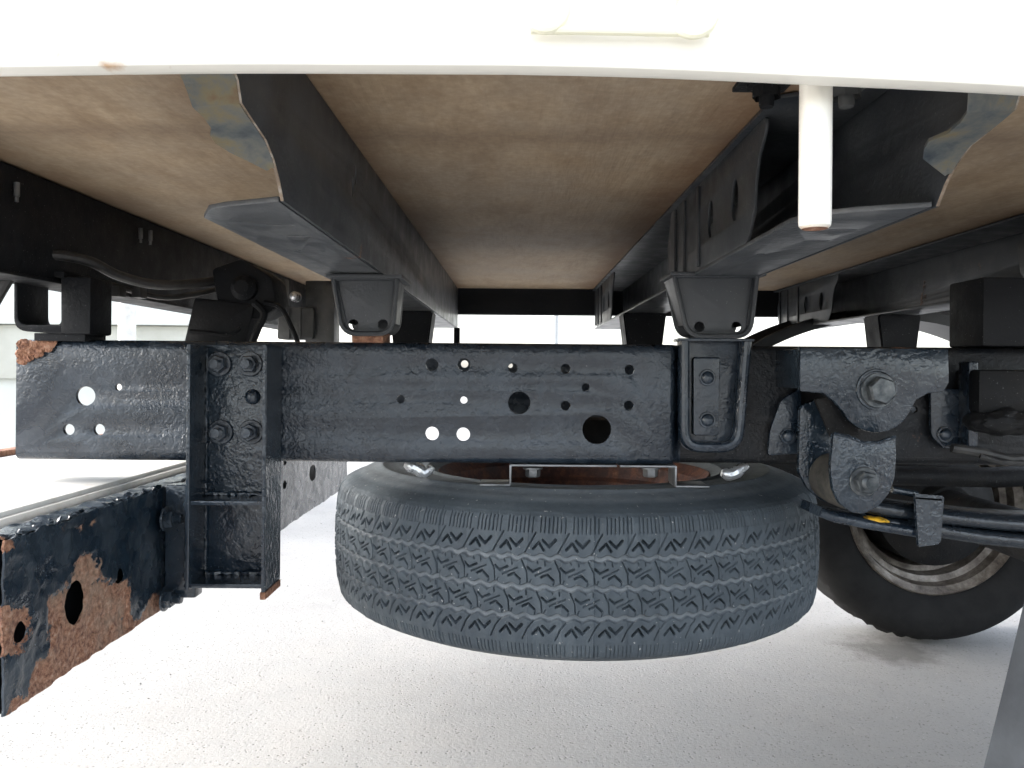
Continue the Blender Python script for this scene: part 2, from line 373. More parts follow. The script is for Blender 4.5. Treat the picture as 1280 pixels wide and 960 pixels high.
# ------------------------------------------------------------------ the truck
T = empty('flatbed_truck', (.2, 1.28, 0), 'underside of a flatbed truck: black frame, plywood bed floor and white side rail', 'truck')
ZT, ZB = at(646, 429, 1.0).z, at(646, 580, 1.0).z          # frame rail top and bottom
ZW = zr(.230)                                               # underside of the bed floor
ZC = zr(.1185)                                              # underside of the cross members

# --- bed floor sheets, one per bay, butted over the cross members
bays = [(-.66, -.207), (-.205, .256), (.258, .757), (.759, 1.35)]
for a, b in bays:
    B().box(a, b, .44, 2.24, ZW, ZW + .012, .0012).done('floor_board', M['wood'], T)

# --- white side rail of the bed, near side
prof = [(.4035, H + .60), (.4035, H + .168), (.405, H + .161), (.4085, H + .1555), (.4135, H + .1535), (.4185, H + .1545), (.4205, H + .158), (.4205, H + .60)]
sr = B(); sr.sweep(prof, -.68, 1.3, 240)
for v in sr.bm.verts:
    if v.co.z < H + .3: v.co.z -= .0075 * min(1.5, abs(v.co.x + .03) / .26) ** 1.7 * (1.0 if v.co.x > 0 else .45); v.co.z += .0002 * math.sin(v.co.x * 31)
side = sr.done('bed_side_rail', M['white'], T)
ra = side.data.attributes.new('rust', 'FLOAT', 'POINT')
rc = at(133, 77, .4035)
for i, v in enumerate(side.data.vertices):
    ra.data[i].value = max(0, 1 - math.hypot((v.co.x - rc.x) / .014, (v.co.z - rc.z) / .004))
# rope hook on the rail: a rod with a curl at each end
hk = B(); pts = []
c0, c1 = at(682, 8, .397), at(866, 14, .397)
for k in range(17):
    a = math.radians(200 - 260 * 0 + k * 14); pts.append((c0.x + .010 * math.cos(a), .397, c0.z + .0115 * math.sin(a)))
hk.tube(pts, .0026, 10)
pts = []
for k in range(17):
    a = math.radians(120 + k * 14); pts.append((c1.x + .011 * math.cos(a), .397, c1.z + .0115 * math.sin(a)))
hk.tube(pts, .0026, 10)
a_, b_ = at(664, 37, .398), at(886, 41, .398)
hk.tube([a_, b_], .0022, 10)
hk.done('rope_hook', M['hook'], side)
# white tie post hanging from the rail
p0, p1 = at(1020, 90, .437), at(1019, 286, .437)
st = B(); st.lathe([(0.0, p1.z + .0005), (.0068, p1.z), (.0083, p1.z + .0015), (.0086, p1.z + .004), (.0086, p0.z + .05), (0, p0.z + .05)], 'z', (p0.x, .437, 0), 32)
sp = st.done('tie_post', [M['white'], M['rust']], T)
me = sp.data; ra = me.attributes.new('rust', 'FLOAT', 'POINT')
for i, v in enumerate(me.vertices): ra.data[i].value = max(0, .62 - (v.co.z - p1.z) / .006)
bm = bmesh.new(); bm.from_mesh(me)
for f in bm.faces:
    if max(v.co.z for v in f.verts) < p1.z + .0007: f.material_index = 1
bm.to_mesh(me); bm.free()

# rusty bolts that hold the side rail
for px, dd_, mt_ in ((1058, .520, 'member_dirty'), (958, .540, 'grime')):
    q = at(px, 134, dd_); fb_ = B().lathe([(0, q.z), (.0045, q.z), (.005, q.z + .002), (.005, q.z + .010)], 'z', (q.x, dd_, 0), 14)
    fb_.lathe([(.0095, q.z + .006), (.0095, q.z + .014), (0, q.z + .014)], 'z', (q.x, dd_, 0), 6)
    fb_.lathe([(0, q.z + .0135), (.013, q.z + .0135), (.013, q.z + .0165), (0, q.z + .0165)], 'z', (q.x, dd_, 0), 20)
    fb_.box(q.x - .018, q.x + .018, .4215, dd_ + .02, q.z + .0166, q.z + .020, .0008)
    fb_.done('rail_clip', M[mt_], T)
# --- far side rail of the bed: backlit shade put into its black colour
B().box(-.68, 1.4, 2.245, 2.275, zr(.158), zr(.42), .003).done('bed_side_rail', M['flat'], T)

# --- bolts (shared meshes)
def bolt_mesh(name, rw, rh, hh, rs, hs, dome=False):
    b = B(); tw = .0022
    if rw: b.lathe([(0, 0), (rw, 0), (rw, -tw * .7), (rw - .0006, -tw), (0, -tw)], 'y', n=28)
    if dome:
        b.lathe([(rh * math.cos(a), -hh * math.sin(a)) for a in [PI / 2 * k / 6 for k in range(6)]] + [(.0001, -hh)], 'y', n=24)
    else:
        b.lathe([(rh, -tw * .9), (rh, -tw - hh * .8), (rh * .88, -tw - hh), (0, -tw - hh)], 'y', n=6)
    if rs:
        pr = [(rs, -tw - hh)]; k = 0
        y = -tw - hh
        while y > -tw - hh - hs + .0012:
            pr += [(rs, y - .0004), (rs * .88, y - .0009)]; y -= .0013
        pr += [(rs * .9, -tw - hh - hs), (0, -tw - hh - hs)]
        b.lathe(pr, 'y', n=20)
    bmesh.ops.recalc_face_normals(b.bm, faces=b.bm.faces[:])
    me = bpy.data.meshes.new(name); b.bm.to_mesh(me); b.bm.free()
    me.shade_smooth(); me.set_sharp_from_angle(angle=math.radians(30)); return me
BOLT = {
 'stud': bolt_mesh('nut_with_stud', .0150, .0112, .0085, .0062, .010),
 'hex': bolt_mesh('hex_bolt', .0150, .0112, .010, 0, 0),
 'small': bolt_mesh('round_bolt', .0, .0095, .007, 0, 0, True),
 'rivet': bolt_mesh('dome_rivet', .0102, .0085, .0075, 0, 0, True),
 'big': bolt_mesh('pin_bolt', .0205, .0165, .012, 0, 0),
 'bignut': bolt_mesh('pin_nut', .0165, .0135, .010, .0078, .010),
 'zinc': bolt_mesh('flange_bolt', .0125, .0095, .010, 0, 0),
}
def bolt(kind, loc, mat, parent, rz=0, rx=0, spin=0):
    me = BOLT[kind]; k = kind + mat.name
    if me.materials and me.materials[0] != mat:
        if k not in BOLT: BOLT[k] = me.copy(); BOLT[k].materials.clear()
        me = BOLT[k]
    if not me.materials: me.materials.append(mat)
    o = bpy.data.objects.new('bolt', me); COL.objects.link(o); o.parent = parent
    off = Vector(loc) - (parent.location if parent.type == 'EMPTY' else Vector((0, 0, 0)))
    o.matrix_local = Matrix.Translation(off) @ Matrix.Rotation(rz, 4, 'Z') @ Matrix.Rotation(rx, 4, 'X') @ Matrix.Rotation(spin, 4, 'Y')
    return o

# --- frame rails
def frame_rail(yf, xa, xb, holes, rust=None, flip=1, up=0.0):
    """C-section: web facing the outside with rounded corners, flanges turned inwards; yf = outside of the web"""
    r = .010; t = .0055; ZB = globals()['ZB'] + up
    b = B()
    b.plate([(xa, ZB + r), (xb, ZB + r), (xb, ZT - r), (xa, ZT - r)], holes, t, 'xz', yf + flip * t / 2, .0004)
    for zc, s in ((ZT - r, 1), (ZB + r, -1)):
        o = [(yf + flip * (r - r * math.cos(a)), zc + s * r * math.sin(a)) for a in [PI / 2 * k / 6 for k in range(7)]]
        o += [(yf + flip * .062, zc + s * r), (yf + flip * .062, zc + s * (r - t))]
        ri = r - t
        o += [(yf + flip * (r - ri * math.cos(a)), zc + s * ri * math.sin(a)) for a in [PI / 2 * k / 6 for k in range(6, -1, -1)]]
        b.sweep(o, xa + .0002, xb - .0002, 1)
    return b
def H_(x, y, r, d=1.0): p = at(x, y, d); return circ(p.x, p.z, r / F * d, 28 if r > 9 else 20)
hl = [(107, 495, 12), (148, 484, 4.2), (86, 537, 7), (124, 537, 7), (540, 456, 8), (580, 456, 8), (641, 460, 6), (707, 461, 6.2),
      (787, 462, 6.2), (732, 484, 5), (501, 499, 5.2), (580, 500, 5.2), (649, 503.5, 14), (707, 507, 6), (786, 507, 6.2), (540, 542, 8.6), (579, 543, 8.6), (746, 537, 18)]
xa, xb = X(20), X(838)
b = frame_rail(1.0, xa, xb, [H_(*h) for h in hl])
# beyond the splice the rail steps inwards
x2, YR = X(856), 1.022
tr = b.bm
q = [(.010 - .010 * math.cos(a), ZT - .010 + .010 * math.sin(a)) for a in [PI / 2 * k / 6 for k in range(7)]] + [(.062, ZT), (.062, ZT - .0055), (.0055, ZT - .0055)]
q = q + [(p[0], ZT + ZB - p[1]) for p in q[::-1]]
rows = []
for k in range(9):
    t_ = k / 8; sh_ = (YR - 1.0) * (t_ * t_ * (3 - 2 * t_)); rows.append([tr.verts.new((xb - .0003 + (x2 - xb) * t_, 1.0 + p[0] + sh_, p[1])) for p in q])
for k in range(8):
    for j in range(len(q)): tr.faces.new((rows[k][j], rows[k][(j + 1) % len(q)], rows[k + 1][(j + 1) % len(q)], rows[k + 1][j]))
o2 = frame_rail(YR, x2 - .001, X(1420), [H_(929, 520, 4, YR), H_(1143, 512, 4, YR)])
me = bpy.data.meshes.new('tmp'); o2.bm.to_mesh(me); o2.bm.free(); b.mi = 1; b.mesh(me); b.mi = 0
rail = b.done('frame_rail', [M['rail'], M['rail_shade_grime']], T)
def rust_attr(o, fn):
    a = o.data.attributes.new('rust', 'FLOAT', 'POINT')
    for i, v in enumerate(o.data.vertices): a.data[i].value = fn(v.co)
# rusted corner at the rail's rear end: flaking scale standing proud of the paint
fl = bmesh.new()
for k in range(160):
    px, py = rng.uniform(22, 70), rng.uniform(428, 452)
    if py - 426 > 26 - (px - 20) * .42 + rng.uniform(-4, 4): continue
    p = at(px, py, .9990 - rng.uniform(0, .0022)); s = rng.uniform(.0018, .0048)
    mt = Matrix.Translation(p) @ Matrix.Rotation(rng.uniform(0, 6), 4, 'Y') @ Matrix.Rotation(rng.uniform(-.3, .3), 4, 'X') @ Matrix.Diagonal((s * 1.4, .0011, s, 1))
    bmesh.ops.create_icosphere(fl, subdivisions=2, radius=1, matrix=mt)
for v in fl.verts: v.co += Vector(rng.uniform(-.0007, .0007, 3))
me = bpy.data.meshes.new('rust_scale'); fl.to_mesh(me); fl.free()
o = link('rust_scale', me, M['rust'], rail, None); o['label'] = 'rusted corner at the rear end of the frame rail'; o['kind'] = 'stuff'
# far rail
fh = [H_(581, 455, 4.6, 1.62), H_(638, 457, 3, 1.62), H_(752, 530, 8, 1.62), H_(580, 500, 4.5, 1.62)]
fr = frame_rail(1.62, X(20) - .02, 1.6, fh, flip=-1, up=.012).done('frame_rail', M['paint'], T)

# --- bed cross members
def cross_member(Xw, name='cross_member'):
    prof = [(2.235, .1185), (2.235, .2285), (.43, .2285), (.43, .178), (.462, .176), (.473, .170), (.479, .1585), (.500, .1545), (.526, .150), (.543, .142), (.556, .131), (.566, .1185)]
    b = B()
    slots = [[(y + .004 * math.cos(a), .172 + dz + .010 * math.sin(a)) for a in [2 * PI * k / 12 for k in range(12)]] for y, dz in ((.80, .01), (.815, .025), (1.30, 0), (2.05, 0))]
    b.plate([(y, zr(z)) for y, z in prof], [[(y, zr(z)) for y, z in s] for s in slots[:2]], .0026, 'yz', Xw - .0013, .0004)
    # lower flange with its slanted nose, thin slots
    fo = [(Xw - .0045, .568), (Xw - .0045, 2.235), (Xw - .082, 2.235), (Xw - .082, .632), (Xw - .066, .600), (Xw - .05, .588)]
    sl = [circ(Xw - .030, .66, .012, 12, .0035), circ(Xw - .030, .715, .011, 12, .003), circ(Xw - .055, .80, .004, 10)]
    lf = B().plate(fo, sl, .004, 'xy', zr(.1205), .0005)
    b.plate([(Xw - .0045, 2.235), (Xw - .088, 2.235), (Xw - .088, .66), (Xw - .02, .62), (Xw - .0045, .62)], [], .0035, 'xy', zr(.2265), .0004)
    # stiffener plates that close the channel over the rails
    STIFF = []
    for y0, y1 in (((.70, 1.16),) if Xw > 0 else ()) + ((1.80, 2.225),):
        q = [(y0 + .055, .1228), (y1 - .04, .1228), (y1 - .012, .145), (y1 - .004, .18), (y1 - .03, .2245), (y0, .2245), (y0 + .002, .212), (y0 + .022, .195), (y0 + .032, .17), (y0 + .034, .15)]
        hs = [circ(y0 + t, .172, .013, 16, .021) for t in (.10, .20)]
        sb = B(); STIFF.append(sb); sb.plate([(y, zr(z)) for y, z in rounded(q, .006, 3)], [[(y, zr(z)) for y, z in h] for h in hs], .003, 'yz', Xw - .0800, .0004)
        for yb in (y0 + .25, y0 + .33, y0 + .39):
            sb.box(Xw - .0845, Xw - .0812, yb, yb + .010, zr(.126), zr(.221), .001)
    me_o = b.done(name, [M['member'], M['edge']], T)
    lf.done('lower_flange', M['flange'], me_o)
    for sb in STIFF: sb.done('stiffener_plate', M['member'], me_o)
    # bare cut edge at the nose
    me = me_o.data; bm = bmesh.new(); bm.from_mesh(me)
    for f in bm.faces:
        c = f.calc_center_median()
        if abs(f.normal.x) < .8 and abs(c.x - (Xw - .002)) < .003 and c.y < .575 and c.z < zr(.18): f.material_index = 1
    bm.to_mesh(me); bm.free()
    # torn outer flange, weathered
    line = [(.412, .179), (.44, .178), (.462, .176), (.473, .170), (.479, .1585), (.490, .1560), (.505, .1537), (.515, .152), (.526, .150), (.535, .1462), (.543, .142), (.548, .138)]
    wide = [.034, .032, .031, .030, .028, .0255, .0265, .0315, .031, .026, .014, .005]
    eb = B(); R_ = []
    for (y, z), wd in zip(line, wide):
        wd = wd + rng.uniform(-.001, .001)
        R_.append([eb.bm.verts.new((Xw - .0015 - wd * t_, y + (0 if t_ == 0 else rng.uniform(-.0008, .0008)), zr(z - .0006 - .002 * t_ * t_))) for t_ in (0, .25, .5, .75, 1)])
    for A_, C_ in zip(R_[:-1], R_[1:]):
        for k in range(4): eb.bm.faces.new((A_[k], A_[k + 1], C_[k + 1], C_[k]))
    bmesh.ops.recalc_face_normals(eb.bm, faces=eb.bm.faces[:])
    ex_ = bmesh.ops.extrude_face_region(eb.bm, geom=eb.bm.faces[:])
    for v in [g_ for g_ in ex_['geom'] if isinstance(g_, bmesh.types.BMVert)]: v.co.z += .0022
    eb.done('end_flange', M['worn'], me_o)
    return me_o
cms = [cross_member(x) for x in (-.165, .297, .80)]
# the rear sill: a deeper box that closes the bed
rs = B().box(-.625, -.572, .44, 2.235, zr(.108), zr(.2285), .003)
rs.box(-.632, -.569, .60, 2.2, zr(.104), zr(.1082), .001)
rsill = rs.done('rear_sill', M['flat'], T)
for px, py, d in ((21, 228, .93), (67, 238, 0), (176, 285, 1.18), (188, 288, 1.2)):
    if d == 0: continue
    p = onx(px, py, -.566)
    bb = B().tube([p, p + Vector((0, 0, -.016))], .0032, 10).tube([p + Vector((0, 0, -.0165)), p + Vector((0, 0, -.022))], .0022, 8)
    bb.done('stud', M['zinc'], rsill)

# --- brackets between frame and cross members
def pressed_bracket(pxs, ys, d, depth, mat, parent):
    """tapered pressed-steel mount: cheeks, recessed face with two corner holes, rolled rim, top flange"""
    (tl, tr_, bl, br), (yt, yb) = pxs, ys
    out = pxz([(tl, yt), (tr_, yt), (br, yb), (bl, yb)], d)
    b = B()
    hr = .006
    w_ = br - bl
    hs = [H_(bl + w_ * .20, yb - 12, 6.3, d), H_(br - w_ * .20, yb - 12, 6.3, d)]
    rnd = rounded(out, [.004, .004, .018, .018], 6)
    b.plate(rnd, hs, .004, 'xz', d + .008, .0008)
    # rim: a swept band around sides and bottom
    path = [Vector((p[0], d + .002, p[1])) for p in rnd]
    i0 = max(range(len(path)), key=lambda i: (path[i].x + path[i].z))
    path = path[5:] + path[:5]
    pth = [p for p in path if p.z < at(0, yt, d).z - .004 or True]
    b.tube(pth, .0032, 8, True, True)
    # cheeks running back
    for s in (0, 1):
        x0 = out[3][0] if s == 0 else out[2][0]; x1 = out[0][0] if s == 0 else out[1][0]; e = .0035 * (1 if s == 0 else -1)
        z0, z1 = out[2][1] + .014, out[0][1]
        b.hexa([(x0, d + .004, z0), (x0 + e, d + .004, z0), (x1 + e, d + .004, z1), (x1, d + .004, z1),
                (x0, d + depth, z0), (x0 + e, d + depth, z0), (x1 + e, d + depth, z1), (x1, d + depth, z1)])
    b.plate(rnd, [], .003, 'xz', d + depth - .002, .0004)
    zb = out[2][1]
    b.box(out[3][0] + .016, out[2][0] - .016, d + .006, d + depth, zb - .0008, zb + .003, .0008)
    zt = out[0][1]
    b.box(out[0][0] - .006, out[1][0] + .008, d - .010, d + depth, zt - .001, zt + .0035, .001)
    return b.done('mount_bracket', mat, parent)
mb = pressed_bracket((416, 496, 428, 490), (347, 417), .985, .07, M['member'], T)
cb = B(); p0, p1 = at(441, 415, 1.0), at(480, 431, 1.0); cb.box(p0.x, p1.x, .993, 1.05, ZT - .001, p0.z, .002)
cb.done('spacer_block', M['rust'], mb)
mb2 = pressed_bracket((843, 947, 860, 938), (344, 420), .985, .07, M['member'], T)
# the pressed leg of that bracket, riveted to the rail
lb = B(); d = .992
outl = rounded(pxz([(851, 423), (941, 425), (930, 566), (853, 566)], d), [.002, .002, .020, .020], 7)
lb.plate(outl, [], .004, 'xz', 1.014, .0008)
pth = [Vector((p[0], .998, p[1])) for p in rounded(pxz([(857, 424), (857, 560), (924, 560), (935, 426)], d), [0, .022, .022, 0], 7)]
lb.tube(pth, [.0062] * len(pth), 10)
pth2 = [Vector((p.x, p.y + .010, p.z)) for p in pth]; lb.tube(pth2, [.0066] * len(pth2), 10)
lb.plate(rounded(pxz([(868, 446), (902, 446), (900, 545), (868, 545)], d), .004, 4), [], .014, 'xz', 1.004, .002)
p0, p1 = at(847, 421, d), at(942, 427, d); lb.box(p0.x, p1.x, .988, 1.02, p1.z, p1.z + .0035, .001)
leg = lb.done('bracket_leg', M['paint'], T)
for py in (472, 525): bolt('rivet', at(884, py, .996), M['paint'], leg)
# brackets on the far rail
for Xw in (-.165, .297, .80):
    zb0 = ZT + .001
    B().hexa([(Xw - .078, 1.585, zb0), (Xw - .012, 1.585, zb0), (Xw - .002, 1.585, ZC - .001), (Xw - .088, 1.585, ZC - .001),
              (Xw - .078, 1.655, zb0), (Xw - .012, 1.655, zb0), (Xw - .002, 1.655, ZC - .001), (Xw - .088, 1.655, ZC - .001)], .003).done('mount_bracket', M['flat'], T)
# lit cheek and near mount of the front cross member
Xw = .80
nb = B().box(Xw - .095, Xw + .02, 1.0, 1.07, ZT + .001, ZC - .001, .004)
nb.box(.580, Xw - .097, 1.0, 1.08, ZT + .001, zr(.122), .004); nb.done('mount_bracket', M['flat'], T)
# rear mount: an open pressed loop and its block
rb = B(); d = .99
o_ = rounded(pxz([(17, 338), (80, 338), (80, 418), (17, 413)], d), [.004, .004, .006, .016], 6)
i_ = rounded(pxz([(22, 346), (76, 346), (76, 406), (22, 406)], d), [.003, .003, .006, .013], 6)
rb.plate(o_, [i_], .066, 'xz', d + .033, .0012)
p0, p1 = at(78, 346, d), at(115, 418, d); rb.box(p0.x, p1.x, d - .004, d + .05, p1.z, p0.z, .004)
p0, p1 = at(40, 416, d), at(104, 428, d); rb.box(p0.x, p1.x, d + .004, d + .055, ZT - .002, p0.z, .001)
rb.done('mount_bracket', M['flat'], T)

# --- hanger that carries the underrun beam
hb = B(); yw = .984; yf = .934
xl, xr = X(233, yf), X(333, yf); zt, zb = at(290, 431, yw).z, at(290, 722, yw).z
hb.box(xl + .002, xr - .002, yw, yw + .006, zb, zt, .001)
hb.box(xl, xl + .0045, yf, yw + .012, zb - .003, zt - .001, .0012)
hb.hexa([(xr - .0045, yf, zb - .011), (xr, yf, zb - .011), (xr, yf, zt - .001), (xr - .0045, yf, zt - .001),
         (xr - .0045, yw + .012, zb - .004), (xr, yw + .012, zb - .004), (xr, yw + .012, zt - .001), (xr - .0045, yw + .012, zt - .001)], .001)
zg = at(290, 628, yf + .01).z
hb.box(xl + .0045, xr - .0045, yf + .003, yw - .0005, zg - .0025, zg + .0025, .001)
hb.box(xl + .0045, xr - .0045, yf + .003, yw - .0005, zb - .0005, zb + .0045, .001)
# weld beads along the joints
def bead(b, p, q, r=.0026, n=26):
    p, q = Vector(p), Vector(q); pts = [p.lerp(q, i / n) + Vector(rng.uniform(-.0006, .0006, 3)) for i in range(n + 1)]
    b.tube(pts, [r * rng.uniform(.75, 1.3) for _ in pts], 7)
bead(hb, (xl + .006, yw - .001, zg + .004), (xr - .006, yw - .001, zg + .004), .0032)
bead(hb, (xl + .006, yw - .001, zb + .006), (xr - .006, yw - .001, zb + .006), .0036)
bead(hb, (xl + .0055, yw - .001, zb + .01), (xl + .0055, yw - .001, zt - .004), .0022, 60)
bead(hb, (xl - .001, yf + .008, zb), (xl - .001, yf + .008, zg + .02), .003, 30)
hanger = hb.done('hanger_bracket', M['paint_wet'], T)
for px, py, kd in ((274, 455, 'stud'), (313, 455, 'stud'), (276, 540, 'stud'), (314, 540, 'stud')):
    bolt(kd, at(px, py, yw - .001), M['paint'], hanger, spin=rng.uniform(0, 1))
bolt('small', at(316, 496, yw - .0005), M['paint'], hanger)
B().box(xr - .0055, xr + .001, yf - .0008, yw + .010, zb - .0125, zb - .004, .0006).done('rusty_tip', M['rust'], hanger)

# --- rear underrun beam (runs across the truck; its front face is seen)
XF = -.425
bt, bb_ = zr(-.1445), zr(-.2915)
mainp = [(100, 693), (121, 691), (123, 724), (152, 727), (163, 724), (161, 770), (176, 773), (187, 754), (190, 738), (211, 746), (218, 760), (300, 760), (300, 960), (-40, 960), (10, 905), (14, 884), (35, 868), (41, 835), (60, 815), (58, 792), (62, 748), (89, 732), (95, 710)]
leftp = [(-30, 757), (22, 757), (37, 773), (27, 808), (19, 822), (-30, 824)]
topp = [(-30, 676), (29, 674), (29, 686), (-30, 694)]; topp2 = [(85, 662), (128, 645), (130, 652), (100, 668)]
def sdf(poly, x, y):
    n = len(poly); ins = False; best = 1e9
    for i in range(n):
        x0, y0 = poly[i]; x1, y1 = poly[(i + 1) % n]
        if (y0 > y) != (y1 > y) and x < (x1 - x0) * (y - y0) / (y1 - y0) + x0: ins = not ins
        dx, dy = x1 - x0, y1 - y0; t = max(0, min(1, ((x - x0) * dx + (y - y0) * dy) / (dx * dx + dy * dy)))
        best = min(best, math.hypot(x - x0 - t * dx, y - y0 - t * dy))
    return best if ins else -best
y0, y1, cell = .668, 2.02, .0035
YS = list(np.arange(y0, 1.0, .0021)) + list(np.arange(1.0, 1.3, .0035)) + list(np.linspace(1.3, y1, 90)); ny, nz = len(YS) - 1, int((bt - bb_) / .0024)
hs = []
for px, py, ry, rz_ in ((97, 753, .0190, .0212), (27, 790, .0085, .0095), (152, 720, .0075, .0085)):
    p = onx(px, py, XF); hs.append((p.y, p.z, ry, rz_))
for px, py, r in ((391, 591, .017), (356, 578, .006), (356, 606, .008)):
    p = onx(px, py, XF); hs.append((p.y, p.z, r * 1.6, r))
bm = bmesh.new(); V = {}; dep = {}
from mathutils import noise as mn
for i in range(ny + 1):
    for j in range(nz + 1):
        y = YS[i]; z = bb_ + (bt - bb_) * j / nz
        V[i, j] = bm.verts.new((XF, y, z))
fa = []
for i in range(ny):
    for j in range(nz):
        q = [V[i, j], V[i + 1, j], V[i + 1, j + 1], V[i, j + 1]]
        c = sum((v.co for v in q), Vector()) / 4
        if any(((c.y - h[0]) / h[2]) ** 2 + ((c.z - h[1]) / h[3]) ** 2 < 1 for h in hs): continue
        fa.append(bm.faces.new(q))
for v in [v for v in bm.verts if not v.link_faces]: bm.verts.remove(v)
rust_l = bm.verts.layers.float.new('rust')
for v in bm.verts:
    bnd = any(e.is_boundary for e in v.link_edges) if v.link_edges else False
    for h in hs:
        k = math.sqrt(((v.co.y - h[0]) / h[2]) ** 2 + ((v.co.z - h[1]) / h[3]) ** 2)
        if bnd and .6 < k < 1.6: v.co.y = h[0] + (v.co.y - h[0]) / k; v.co.z = h[1] + (v.co.z - h[1]) / k
    if v.co.y < 1.0:
        px, py = to_px(*v.co)
        s = max(sdf(mainp, px, py), sdf(leftp, px, py), sdf(topp, px, py), sdf(topp2, px, py))
        f = max(-1, min(1, s / 22)) * .5 + .5
    else: f = .12
    v[rust_l] = f
    lump = mn.fractal(v.co * 60, 1.0, 2.0, 4) * .0016 + mn.noise(v.co * 11) * .002
    edge_lip = .006 * max(0, 1 - (v.co.z - bb_) / .006)
    v.co.x += lump * (1.4 if f > .5 else .8) - (.0012 if f > .5 else 0)
    if v.co.z > bt - .004: v.co.z += mn.noise(v.co * 45) * .0035 + mn.noise(v.co * 120) * .002
    if v.co.z < bb_ + .002: v.co.z += mn.noise(v.co * 40) * .0022
bmesh.ops.recalc_face_normals(bm, faces=bm.faces[:])
if bm.faces[0 if hasattr(bm.faces, 'ensure_lookup_table') and not bm.faces.ensure_lookup_table() else 0].normal.x < 0: bmesh.ops.reverse_faces(bm, faces=bm.faces[:])
# thickness, then the channel's other three sides
ext = bmesh.ops.extrude_face_region(bm, geom=bm.faces[:])
for v in [e for e in ext['geom'] if isinstance(e, bmesh.types.BMVert)]: v.co.x -= .002
me = bpy.data.meshes.new('underrun_beam'); bmesh.ops.recalc_face_normals(bm, faces=bm.faces[:]); bm.to_mesh(me); bm.free()
beam = link('underrun_beam', me, M['beam'], T, 50)
# top flange with flaking, ragged front edge
tf = bmesh.new(); n1 = 300; rows = []
rl = tf.verts.layers.float.new('rust')
for i in range(n1 + 1):
    y = y0 + (y1 - y0) * i / n1; row = []
    for k, xx in enumerate((-.002, -.005, -.009, -.014, -.020, -.027, -.031, -.031)):
        z = bt + .0012 - (.0015 if k == 0 else 0) - (.012 if k == 7 else 0)
        v = tf.verts.new((XF + xx + mn.noise((y * 70, k * 3, 0)) * .0016, y, z + mn.fractal((y * 50, xx * 120, 2), 1, 2, 4) * .0022))
        px, py = to_px(XF, y, bt)
        s = max(sdf(topp, px, py), sdf(topp2, px, py)) if y < 1 else -50
        v[rl] = (max(-1, min(1, s / 10)) * .5 + .5) * (1 if k < 4 else .3)
        row.append(v)
    rows.append(row)
for i in range(n1):
    for k in range(7): tf.faces.new((rows[i][k], rows[i + 1][k], rows[i + 1][k + 1], rows[i][k + 1]))
bmesh.ops.recalc_face_normals(tf, faces=tf.faces[:])
me = bpy.data.meshes.new('top_flange'); tf.to_mesh(me); tf.free()
link('top_flange', me, M['beam'], beam, 40)
ib = B().box(XF - .034, XF - .0315, y0 + .004, y1, bb_ + .002, bt - .008, .001); ib.box(XF - .0315, XF - .006, y0 + .004, y1, bb_, bb_ + .004, .0008)
ib.done('back_wall', M['flat'], beam)
# loose paint flakes curling off along the top edge
fk = bmesh.new()
for k in range(34):
    y = rng.uniform(.67, .97); s = rng.uniform(.002, .0055)
    mt = Matrix.Translation((XF - rng.uniform(.0, .010), y, bt + rng.uniform(0, .0035))) @ Matrix.Rotation(rng.uniform(-.5, .5), 4, 'X') @ Matrix.Rotation(rng.uniform(-.6, .6), 4, 'Y') @ Matrix.Diagonal((s * .7, s * 1.5, .0006, 1))
    bmesh.ops.create_icosphere(fk, subdivisions=1, radius=1, matrix=mt)
for v in fk.verts: v.co += Vector(rng.uniform(-.001, .001, 3))
me = bpy.data.meshes.new('paint_flakes'); fk.to_mesh(me); fk.free()
o = link('paint_flakes', me, M['paint'], beam, None); o['kind'] = 'stuff'
# mounting pad between beam and hanger
pd = B(); a, c_ = onx(214, 606, XF + .004), onx(246, 738, XF + .004)
pd.box(XF + .001, XF + .007, a.y - .006, 1.03, zr(-.288), zr(-.147), .002)
pd.box(XF + .005, xl + .001, .962, .985, zr(-.275), zr(-.14), .002)
bead(pd, (XF + .006, a.y - .004, zr(-.284)), (XF + .006, a.y - .004, zr(-.150)), .0028, 40)
pad = pd.done('beam_pad', M['paint_wet'], T)
for py in (640, 735):
    p = onx(226, py, XF + .0075); bolt('stud', (XF + .0072, .957, p.z), M['paint_wet'], pad, rz=PI / 2)

# --- white step board behind the beam
wb = B().box(-.50, -.464, .60, 2.0, zr(-.176), zr(-.156), .002).box(-.508, -.501, .60, 2.0, zr(-.168), zr(-.1485), .001)
wb.box(-.82, -.5085, .60, 2.0, zr(-.163), zr(-.143), .003)
stp = wb.done('rear_step', M['board'], T)
B().box(-.845, -.821, .60, 2.0, zr(-.165), zr(-.134), .002).done('step_edge', M['rust'], stp)

# --- spring hanger plate
sh = B(); d = .930
def arc_px(cx, cy, r, a0, a1, n=12): return [(cx + r * math.cos(math.radians(a0 + (a1 - a0) * i / n)), cy - r * math.sin(math.radians(a0 + (a1 - a0) * i / n))) for i in range(n + 1)]
o_ = [(1000, 434), (1186, 436), (1187, 478), (1180, 490), (1160, 492), (1146, 500)] + arc_px(1096, 494, 47, -25, -155, 14) + [(1044, 503), (1030, 492), (1000, 489)]
sh.plate(pxz(o_, d), [], .010, 'xz', d + .005, .0022)
p0, p1 = at(1002, 434, d), at(1185, 489, d)
sh.box(p0.x, p0.x + .006, d + .0095, YR + .002, p1.z + .002, p0.z - .001, .001)
sh.box(p1.x - .006, p1.x, d + .0095, YR + .002, p1.z + .002, p0.z - .001, .001)
sh.box(p0.x + .0015, p1.x - .0015, d + .0105, YR + .01, p0.z - .012, p0.z - .001, .002)
hang = sh.done('spring_hanger', M['paint_wet'], T)
